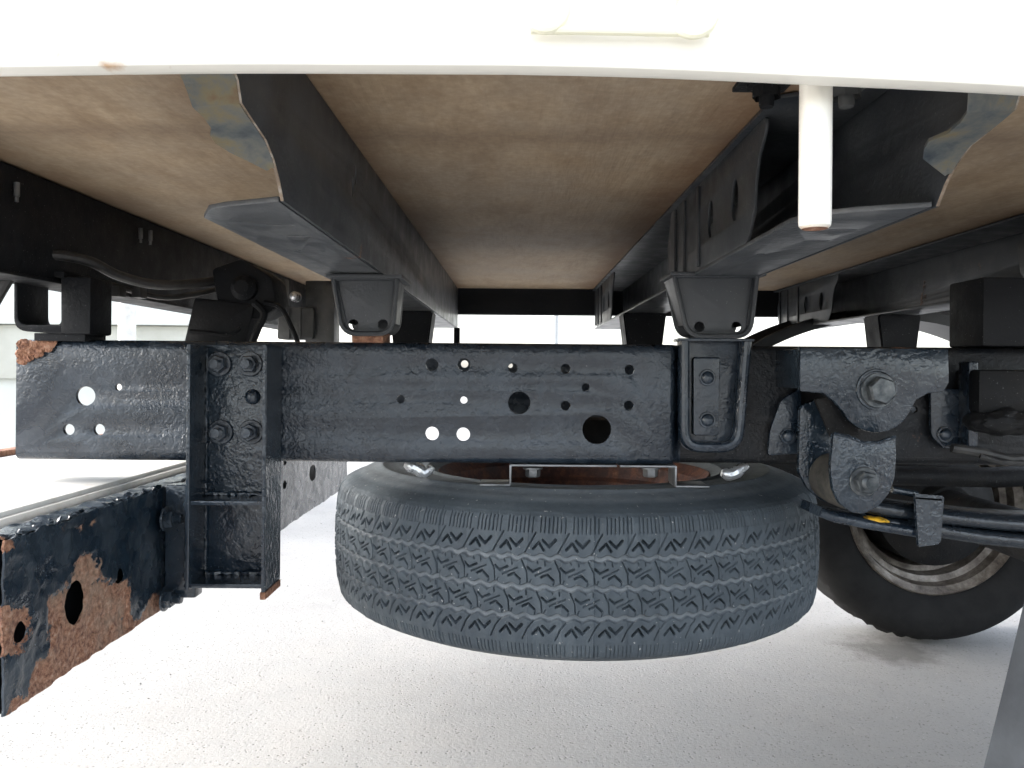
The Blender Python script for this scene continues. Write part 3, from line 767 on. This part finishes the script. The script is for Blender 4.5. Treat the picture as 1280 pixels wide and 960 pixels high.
hr_ = B(); c = at(1096, 487, d - .001)
hr_.lathe([(.0200, d + .001), (.0215, d - .002), (.0235, d - .002), (.0245, d + .001)], 'y', (c.x, 0, c.z), 36, True).done('pin_ring', M['paint_wet'], hang)
bolt('big', at(1098, 488, d + .0005), M['steel'], hang, spin=.3)
# cheek gussets
gs = B(); d2 = 1.012
gs.plate(rounded(pxz([(1000, 484), (1003, 566), (958, 570), (962, 535), (975, 500)], d2), .006, 4), [], .008, 'xz', d2, .002)
gus = gs.done('hanger_gusset', M['paint'], T); bolt('rivet', at(985, 545, d2 - .0045), M['paint'], gus)
gs = B(); gs.plate(rounded(pxz([(1161, 486), (1206, 486), (1208, 556), (1180, 562), (1162, 545)], d2), .006, 4), [], .008, 'xz', d2, .002)
gs.box(at(1196, 490, d2).x, at(1208, 490, d2).x, .985, 1.01, at(1200, 556, d2).z, at(1200, 452, d2).z, .003)
gus = gs.done('hanger_gusset', M['paint'], T)
bolt('rivet', at(1181, 543, d2 - .0045), M['paint'], gus)

# --- shackle: rear cheek, rubber bush, front cheek
dk = .905
sk = B()
front = [(1042, 541), (1060, 545), (1080, 553), (1100, 552), (1120, 545), (1121, 570), (1119, 598), (1112, 617), (1098, 634), (1080, 643), (1066, 641), (1050, 630), (1041, 612), (1038, 585)]
sk.plate(rounded(pxz(front, dk), .003, 3), [], .009, 'xz', dk + .0045, .002)
sk.tube([at(x, y, dk + .001) for x, y in ((1043, 542), (1060, 546), (1080, 554), (1100, 553), (1119, 546))], .0022, 8)
# curved wrap joining the two cheeks at the back edge
back = [(1000, 508), (1022, 498), (1050, 500), (1060, 545), (1062, 600), (1050, 632), (1030, 628), (1010, 612), (998, 590)]
dkb = .985
sk2 = B(); sk2.plate(rounded(pxz(back, dkb), .006, 4), [], .009, 'xz', dkb + .0045, .002)
shk = sk.done('spring_shackle', M['paint_wet'], T)
sk2.done('shackle_cheek', M['paint_wet'], shk)
c = at(1080, 603, dk)
B().lathe([(0, dk + .0092), (.024, dk + .0092), (.0300, dk + .013), (.0315, dk + .03), (.0315, dk + .055), (.0300, dkb - .002), (.024, dkb - .0005), (0, dkb - .0005)], 'y', (c.x - .004, 0, c.z - .004), 40).done('rubber_bush', M['bush'], shk)
bolt('bignut', at(1080, 602, dk - .0005), M['steel'], shk, spin=.2)
# upper bush seen under the hanger
c = at(1096, 487, .95)
B().lathe([(0, .942), (.026, .942), (.0275, .946), (.0275, 1.0), (.026, 1.004), (0, 1.004)], 'y', (c.x - .002, 0, c.z - .001), 36).done('rubber_bush', M['grime'], hang)
# shackle arms rising to the upper pin
ua = B().plate(pxz([(1024, 500), (1062, 490), (1080, 545), (1044, 548)], .935), [], .006, 'xz', .950, .001).done('shackle_arm', M['grime'], shk)

# --- leaf spring
def leaf(pts, d0, wd, th, name, mat, par):
    b = B(); P = [at(x, y, d0) for x, y in pts]; prof = []
    for i, p in enumerate(P):
        a, c = P[max(0, i - 1)], P[min(len(P) - 1, i + 1)]; n = Vector((-(c - a).z, 0, (c - a).x)).normalized()
        prof.append((p, n))
    bm = b.bm; rows = []
    for p, n in prof:
        sec = [(0, .5), (0, -.5)]; e = th * .28
        ring = [p + n * (th / 2) + Vector((0, e, 0)), p + n * (th / 2 - e), p - n * (th / 2 - e), p - n * (th / 2) + Vector((0, e, 0)), p - n * (th / 2) + Vector((0, wd, 0)), p + n * (th / 2) + Vector((0, wd, 0))]
        rows.append([bm.verts.new(q) for q in ring])
    for i in range(len(rows) - 1):
        for k in range(6): bm.faces.new((rows[i][k], rows[i][(k + 1) % 6], rows[i + 1][(k + 1) % 6], rows[i + 1][k]))
    bm.faces.new(rows[0]); bm.faces.new(rows[-1][::-1])
    return b.done(name, mat, par, 50)
main = leaf([(1068, 627), (1095, 636), (1120, 640), (1160, 645), (1200, 650), (1260, 656), (1330, 660), (1420, 660)], .950, .07, .016, 'leaf_spring', M['spring'], T)
leaf([(1140, 660), (1180, 665), (1230, 673), (1280, 678), (1420, 684)], .952, .07, .016, 'leaf', M['spring'], main)
lo = leaf([(1027, 641), (1045, 648), (1080, 655), (1120, 662), (1150, 667)], .940, .07, .011, 'rebound_leaf', M['paint'], main)
leaf([(1090, 652), (1118, 655), (1140, 660)], .953, .06, .011, 'leaf', M['spring'], main)
# clamp
cl = B(); P0, P1 = at(1141, 616, .936), at(1178, 684, .936)
cl.hexa([at(1146, 684, .934), at(1176, 680, .934), at(1180, 622, .934), at(1142, 619, .934), at(1146, 684, .944), at(1176, 680, .944), at(1180, 622, .944), at(1142, 619, .944)], .002)
cl.hexa([at(1142, 625, .934), at(1180, 628, .934), at(1180, 620, .934), at(1142, 617, .934), at(1142, 625, 1.03), at(1180, 628, 1.03), at(1180, 620, 1.03), at(1142, 617, 1.03)], .0015)
cl.tube([at(1115, 612, .96), at(1146, 618, .96)], .0042, 10)
cl.done('spring_clamp', M['paint_wet'], main)
ys = B(); yb = bmesh.new(); bmesh.ops.create_icosphere(yb, subdivisions=3, radius=1, matrix=Matrix.Translation(at(1096, 649.5, .952)) @ Matrix.Rotation(.14, 4, 'Y') @ Matrix.Diagonal((.0155, .010, .0032, 1)))
for v in yb.verts: v.co += Vector((mn.noise(v.co * 150), 0, mn.noise(v.co * 170))) * .0018
ys.add(yb).done('paint_mark', M['yellow'], main)

# --- grimy items on the rail beside the spring
gk = B(); d = .985
gk.box(at(1212, 455, d).x, at(1330, 455, d).x, .965, 1.02, at(1212, 516, d).z, at(1212, 462, d).z, .006)
gk.done('bump_stop_bracket', M['grime'], T)
gk = B(); t = bmesh.new(); p = at(1252, 527, .975)
bmesh.ops.create_icosphere(t, subdivisions=4, radius=1, matrix=Matrix.Translation(p) @ Matrix.Diagonal((.045, .03, .016, 1)))
for v in t.verts: v.co += (v.co - p).normalized() * (mn.fractal(v.co * 60, 1, 2, 4) * .005)
gk.add(t).done('bump_stop', M['grime'], T)
gk = B(); gk.tube([at(1190, 560, .99), at(1230, 566, .985), at(1262, 574, .98), at(1300, 572, .98)], .006, 10); gk.tube([at(1225, 570, .98), at(1250, 578, .975), at(1300, 580, .975)], .0035, 8)
gk.done('brake_pipe', M['hose'], T)

# --- far rear wheel
wc = at(1172, 634, 2.0); WR = .345; WY = 2.0
wheel_e = B()
rim_prof = [(0, .155), (.12, .15), (.150, .20), (.165, .085), (.178, .080), (.182, .045), (.196, .038), (.202, .016), (.214, .008), (.2185, .0015), (.2215, .006), (.2195, .016), (.205, .024), (.200, .06), (.19, .1), (.19, .19)]
tyre_prof = [(.212, .018), (.222, .006), (.240, -.004), (.275, -.012), (.305, -.010), (.322, -.002), (.333, .010), (.338, .022), (WR - .001, .04), (WR, .09), (WR, .13), (WR - .002, .17), (.334, .19), (.30, .20), (.22, .19)]
tb = B().lathe([(r, WY + h) for r, h in tyre_prof], 'y', (wc.x, 0, wc.z), 160)
for v in tb.bm.verts:                                           # shoulder lugs
    r = math.hypot(v.co.x - wc.x, v.co.z - wc.z); a = math.atan2(v.co.z - wc.z, v.co.x - wc.x)
    if r > .336 and (a * 80 / PI) % 1 < .25: v.co.x -= math.cos(a) * .006; v.co.z -= math.sin(a) * .006
low = min(v.co.z for v in tb.bm.verts)
print('far tyre lowest', low)
for v in tb.bm.verts:
    if v.co.z < .006: v.co.z = .001
wtyre = tb.done('wheel', M['tyre_dark'], T, 40)
B().lathe([(r, WY + h) for r, h in rim_prof], 'y', (wc.x, 0, wc.z), 96).done('rim', M['wheel'], wtyre)
dr = B().lathe([(0, WY - .06), (.06, WY - .06), (.065, WY - .02), (.13, WY + .0), (.148, WY + .01), (.15, WY + .14), (.0, WY + .15)], 'y', (wc.x, 0, wc.z), 64)
dr.done('brake_drum', M['grime'], wtyre)
ax = B(); ax.lathe([(0, .60), (.045, .62), (.05, .8), (.052, 1.0), (.11, 1.16), (.14, 1.28), (.11, 1.40), (.052, 1.56), (.05, 1.9), (.055, WY - .03), (0, WY - .03)], 'y', (wc.x, 0, wc.z), 40)
ax.done('rear_axle', M['grime'], T)
# far side spring
fs = leaf([(860, 566), (960, 582), (1040, 592), (1120, 597), (1250, 600), (1420, 592)], 1.63, .07, .034, 'leaf_spring', M['grime'], T)
# --- far mudguard
mc = at(1075, 404, 2.12); Rg = .63; cz = mc.z - Rg
mg = B(); n = 60; a0, a1 = math.radians(52), math.radians(150)
mg.lathe([(Rg, 1.95), (Rg, 2.12), (Rg + .030, 2.12), (Rg + .032, 2.115), (Rg + .004, 2.1), (Rg + .004, 1.98), (Rg + .028, 1.955), (Rg + .026, 1.95)], 'y', (mc.x, 0, cz), n, True, a0, a1)
for yy in (1.985, 2.02, 2.055): mg.lathe([(Rg + .003, yy), (Rg + .014, yy + .004), (Rg + .014, yy + .016), (Rg + .003, yy + .020)], 'y', (mc.x, 0, cz), n, False, a0, a1)
mg.done('mudguard', M['guard'], T)
tb_ = B(); tb_.tube([(.86, 2.18, zr(.168)), (1.16, 2.18, zr(.166)), (1.5, 2.18, zr(.160))], .012, 12).tube([(.86, 2.16, zr(.148)), (1.16, 2.16, zr(.145)), (1.5, 2.16, zr(.135))], .006, 10)
tb_.done('mudguard_stay', M['hose'], T)

# --- near-side mud flap, bottom right corner
fb = B(); n = 14; rows = []
for i in range(n + 1):
    t = i / n; px = 1287 - 78 * t ** 1.05; py = 720 + 320 * t
    e = at(px, py, .70); row = []
    for k in range(9):
        s = k / 8; row.append(fb.bm.verts.new((e.x + .012 * math.sin(s * 3) * (1 - t), .70 - .26 * s, e.z)))
    rows.append(row)
for i in range(n):
    for k in range(8): fb.bm.faces.new((rows[i][k], rows[i][k + 1], rows[i + 1][k + 1], rows[i + 1][k]))
bmesh.ops.recalc_face_normals(fb.bm, faces=fb.bm.faces[:])
ex = bmesh.ops.extrude_face_region(fb.bm, geom=fb.bm.faces[:])
for v in [g_ for g_ in ex['geom'] if isinstance(g_, bmesh.types.BMVert)]: v.co.x += .006
flap = fb.done('mud_flap', M['flap'], T)
B().box(.47, .50, .42, .70, at(1287, 720, .70).z - .004, ZB + .02, .002).done('flap_stay', M['grime'], flap)

# --- hoses, lamp bracket and cables at the rear
hz = B()
def smooth_path(P, n=10):
    P = [Vector(p) for p in P]; out = []
    for i in range(len(P) - 1):
        p0, p1, p2, p3 = P[max(0, i - 1)], P[i], P[i + 1], P[min(len(P) - 1, i + 2)]
        for k in range(n):
            t = k / n; out.append(.5 * ((2 * p1) + (p2 - p0) * t + (2 * p0 - 5 * p1 + 4 * p2 - p3) * t * t + (3 * p1 - p0 - 3 * p2 + p3) * t ** 3))
    return out + [P[-1]]
hz.tube(smooth_path([at(-30, 420, .97), at(8, 352, .97), at(30, 326, .98), at(60, 318, .99), at(110, 326, 1.02), at(150, 345, 1.06), at(200, 356, 1.10), at(262, 352, 1.16), at(300, 345, 1.2)]), .0068, 10)
hz.done('hose', M['hose'], T)
hz = B(); hz.tube(smooth_path([at(110, 345, 1.10), at(160, 362, 1.12), at(210, 372, 1.15), at(270, 362, 1.2), at(300, 350, 1.22)]), .004, 8)
for px in (120, 146, 172): p = at(px, 366 + (px - 120) * .05, 1.1); hz.box(p.x - .006, p.x + .006, 1.095, 1.115, p.z - .004, p.z + .010, .001)
hz.done('hose', M['hose'], T)
lk = B(); d = 1.15
lk.plate(rounded(pxz([(243, 372), (318, 380), (306, 432), (229, 432)], d), .004, 3), [], .05, 'xz', d + .025, .002)
lk.plate(rounded(pxz([(262, 335), (300, 322), (338, 345), (345, 385), (318, 400), (270, 380)], d), .008, 4), [], .07, 'xz', d + .04, .004)
lk.lathe([(0, d - .012), (.010, d - .012), (.018, d - .004), (.021, d + .04), (0, d + .04)], 'y', (at(305, 360, d).x, 0, at(305, 360, d).z), 24)
lk.tube(smooth_path([at(318, 378, d), at(330, 392, d), at(322, 412, d), at(314, 432, d)]), .0055, 8)
lk.tube(smooth_path([at(330, 378, d), at(350, 384, d), at(362, 404, d), at(374, 432, d)]), .0035, 8)
lk.tube(smooth_path([at(238, 414, d), at(262, 416, d), at(286, 418, d), at(300, 410, d)]), .003, 8)
lk.done('lamp_bracket', M['flat'], T)
lt = B(); d = 1.55
lt.plate(rounded(pxz([(348, 384), (392, 384), (392, 424), (346, 424)], d), .006, 4), [], .06, 'xz', d + .03, .003)
for px in (362, 376): p = at(px, 384, d); lt.box(p.x - .001, p.x + .001, d - .003, d + .001, at(px, 424, d).z, p.z, .0005)
lt.box(at(346, 350, d).x, at(356, 384, d).x, d, d + .03, at(350, 384, d).z, at(350, 348, d).z, .002)
lt.box(at(380, 350, d).x, at(416, 424, d).x, d + .01, d + .06, at(400, 428, d).z, at(400, 350, d).z, .003)
lt.done('canister', M['member_dirty'], T)
p = at(369, 371, 1.54); B().lathe([(0, 1.525), (.006, 1.527), (.010, 1.535), (.010, 1.55), (0, 1.55)], 'y', (p.x, 0, p.z), 18).done('lamp_socket', M['bright'], T)
p = at(571, 425, 1.68); B().box(p.x - .006, p.x + .006, 1.675, 1.69, ZT, ZT + .055, .001).done('cable_clip', M['flat'], T)

# --- spare wheel carrier on the frame
cr = B()
def zbr(b, pxa, pxb, lower, d, side):
    """folded strap: flat under the rail, down, and out to the rim"""
    za, zb2 = at(700, 581, d).z, at(700, 606, d).z; t = .0025
    xs = sorted((X(pxa, d), X(pxb, d))); xm = X(lower, d)
    b.box(xs[0], xs[1], d, d + .045, za - t, za, .0006)
    xd = xs[0] if side < 0 else xs[1]
    b.box(xd - t / 2, xd + t / 2, d, d + .045, zb2, za - .0005, .0006)
    b.box(min(xd, xm), max(xd, xm), d, d + .045, zb2 - t, zb2, .0006)
zbr(cr, 639, 772, 601, 1.005, -1); zbr(cr, 776, 846, 888, 1.005, 1)
car = cr.done('spare_carrier', M['zinc'], T)
for px in (666, 813):
    o = bolt('zinc', at(px, 584, 1.02), M['zinc'], car, rx=-PI / 2 if False else PI / 2)
tb2 = B()
for pts in ([(506, 578), (520, 584), (532, 590), (541, 582)], [(902, 590), (915, 592), (928, 584), (935, 580)]):
    B().tube(smooth_path([at(x, y + 1, 1.06) for x, y in pts], 5), [.0045, .006, .0075, .0085, .0085, .008, .008, .0085, .008, .007, .007, .006, .006, .0055, .005, .004], 10).done('carrier_arm', M['bright'], T)
B().box(.03, .55, 1.10, 1.18, ZB - .002, ZB + .05, .003).done('frame_crosstie', M['grime'], T)

# ------------------------------------------------------------------ the spare wheel
SC = Vector((.0905, 1.28, zr(-.2475))); SR = .3685
SW = empty('spare_wheel', (SC.x, SC.y, SC.z - .1), 'worn spare tyre on a rusty rim slung flat under the frame rail', 'spare wheel')
NP = 60; pitch = 2 * PI * SR / NP * 1000           # mm
# angular stations: fine on the side that shows
th = np.concatenate([np.linspace(-PI * .98, -.02 * PI, 2300, endpoint=False), np.linspace(-.02 * PI, 1.02 * PI, 420, endpoint=False)])
vt = np.linspace(92, -92, 250)                       # across the tread, mm (top to bottom)
def smooth01(x): x = np.clip(x, 0, 1); return x * x * (3 - 2 * x)
U = (th * SR * 1000)[:, None] % pitch; VV = vt[None, :]
Ub = np.broadcast_to(U, (len(th), len(vt))); Vb = np.broadcast_to(VV, (len(th), len(vt)))
cut = np.zeros(Ub.shape); dust = np.zeros(Ub.shape)
pid = np.broadcast_to(np.floor((th * SR * 1000) / pitch)[:, None], Ub.shape)
def groove(vc, width, depth, amp, per, phase, du):
    tri = np.abs(((Ub / per + phase) % 1) * 2 - 1) * 2 - 1
    dd_ = np.abs(Vb - (vc + amp * np.clip(tri * 1.6, -1, 1)))
    k = smooth01((width / 2 + .9 - dd_) / 1.6)
    np.maximum(cut, depth * k, out=cut); np.maximum(dust, du * k, out=dust)
for vc in (34, 0, -34): groove(vc, 5.6, 4.6, 1.5, pitch / 2, .3 * abs(vc), .85)
def stroke(pts, wd, depth, off=(0, 0), wob=0.0):
    for (x0, y0_), (x1, y1_) in zip(pts[:-1], pts[1:]):
        for sh_ in (-pitch, 0, pitch):
            ax_, ay_, bx_, by_ = x0 + off[0] + sh_, y0_ + off[1], x1 + off[0] + sh_, y1_ + off[1]
            lo_, hi_ = min(ay_, by_) - wd - 1, max(ay_, by_) + wd + 1
            cols = np.where((vt > lo_) & (vt < hi_))[0]
            if len(cols) == 0: continue
            sl_ = slice(cols[0], cols[-1] + 1)
            u_, v_ = Ub[:, sl_], Vb[:, sl_]; dx, dy = bx_ - ax_, by_ - ay_
            t_ = np.clip(((u_ - ax_) * dx + (v_ - ay_) * dy) / (dx * dx + dy * dy), 0, 1)
            ds = np.hypot(u_ - ax_ - t_ * dx, v_ - ay_ - t_ * dy)
            # wear differs from lug to lug
            k_ = (np.sin(pid[:, sl_] * 12.9898 + off[0] * 3.1 + off[1]) * 43758.5453) % 1
            np.maximum(cut[:, sl_], depth * (.65 + .5 * k_) * smooth01((wd / 2 + .35 - ds) / .7), out=cut[:, sl_])
for base in (44, -54):
    stroke([(0, 0), (7, 7.5), (12.5, -1)], 2.5, 8, (6, base)); stroke([(11.5, 10), (19, 3), (26, 10.5)], 2.7, 8, (6, base))
stroke([(-6, 35), (0, 46), (9, 62)], 1.4, 4); stroke([(-6, -60), (0, -47), (8, -37)], 1.4, 4)
for k in range(8):
    u0 = k * pitch / 8.0
    if k == 2: continue
    stroke([(u0, 63), (u0 + .6, 80 - (k % 3))], 1.1, 3.4); stroke([(u0, -66), (u0 + .4, -82 + (k % 2))], .9, 2.0)
for (vo, uo) in ((0, 0), (-34, 17)):
    stroke([(0, 23), (6, 18), (15, 22.5)], 2.1, 7, (uo, vo)); stroke([(9, 13.5), (27, 22)], 1.3, 4, (uo, vo))
    stroke([(16, 12), (23, 15.5), (30, 9)], 2.1, 7, (uo, vo))
    stroke([(-7, 31), (-1, 18), (0, 4)], 1.3, 4, (uo, vo)); stroke([(20, 31), (20.5, 26)], 1.3, 3, (uo, vo)); stroke([(2, 4), (4, 9)], 1.2, 2.6, (uo, vo))
    stroke([(11, 31), (12, 28)], 1.3, 2.5, (uo, vo)); stroke([(30, 4), (31, 6.5)], 1.3, 2.5, (uo, vo))
# crown: radius against tread height
rv = np.interp(np.abs(vt), [0, 30, 60, 74, 80, 84, 88, 92], [SR, SR - .0008, SR - .0035, SR - .007, SR - .0105, SR - .0155, SR - .0235, SR - .034])
worn = .0006 * np.sin(pid * 2.3) + .0005 * np.sin(Ub * .3 + pid)
fade = smooth01((85.5 - np.abs(Vb)) / 3)
R = rv[None, :] - cut / 1000 * fade + worn * fade
tz = vt / 1000
side_top = [(.205, .078), (.2075, .086), (.214, .0915), (.226, .0955), (.2285, .0990), (.2325, .0990), (.235, .0965), (.255, .1005), (.275, .1025), (.295, .1025), (.297, .1038), (.3005, .1038), (.3025, .1015), (.318, .0985), (.328, .0955)]
r_all = np.concatenate([np.tile([p[0] for p in side_top], (len(th), 1)), R, np.tile([p[0] for p in side_top[::-1]], (len(th), 1))], 1)
z_all = np.concatenate([[p[1] for p in side_top], tz, [-p[1] for p in side_top[::-1]]])
d_all = np.concatenate([np.full((len(th), len(side_top)), .42), dust, np.full((len(th), len(side_top)), .3)], 1)
nu, nv = r_all.shape
co = np.empty((nu, nv, 3)); co[..., 0] = SC.x + r_all * np.cos(th)[:, None]; co[..., 1] = SC.y + r_all * np.sin(th)[:, None]; co[..., 2] = SC.z + z_all[None, :]
idx = np.arange(nu * nv).reshape(nu, nv); nx_ = np.roll(idx, -1, 0)
quads = np.stack([idx[:, :-1], idx[:, 1:], nx_[:, 1:], nx_[:, :-1]], -1).reshape(-1, 4)
me = bpy.data.meshes.new('tyre'); me.vertices.add(nu * nv); me.vertices.foreach_set('co', co.ravel())
me.loops.add(quads.size); me.loops.foreach_set('vertex_index', quads.ravel().astype(np.int32))
me.polygons.add(len(quads)); me.polygons.foreach_set('loop_start', np.arange(0, quads.size, 4, dtype=np.int32))
me.update(calc_edges=True)
at_ = me.attributes.new('dust', 'FLOAT', 'POINT'); at_.data.foreach_set('value', d_all.ravel().astype(np.float32))
me.flip_normals() if me.polygons[0].normal.z < 0 else None
me.shade_smooth()
tyre = link('tyre', me, M['tyre'], SW, None)
rp = [(.000, .015), (.07, .015), (.075, .03), (.11, .034), (.15, .02), (.165, .0), (.172, .03), (.180, .05), (.19, .056), (.196, .078), (.206, .086), (.2115, .0925), (.2135, .0905), (.208, .082), (.198, .06), (.19, .04), (.19, -.06), (.205, -.085), (.21, -.09)]
rim = B().lathe([(r, SC.z + z) for r, z in rp], 'z', (SC.x, SC.y, 0), 96).done('rim', M['rim_rust'], SW)
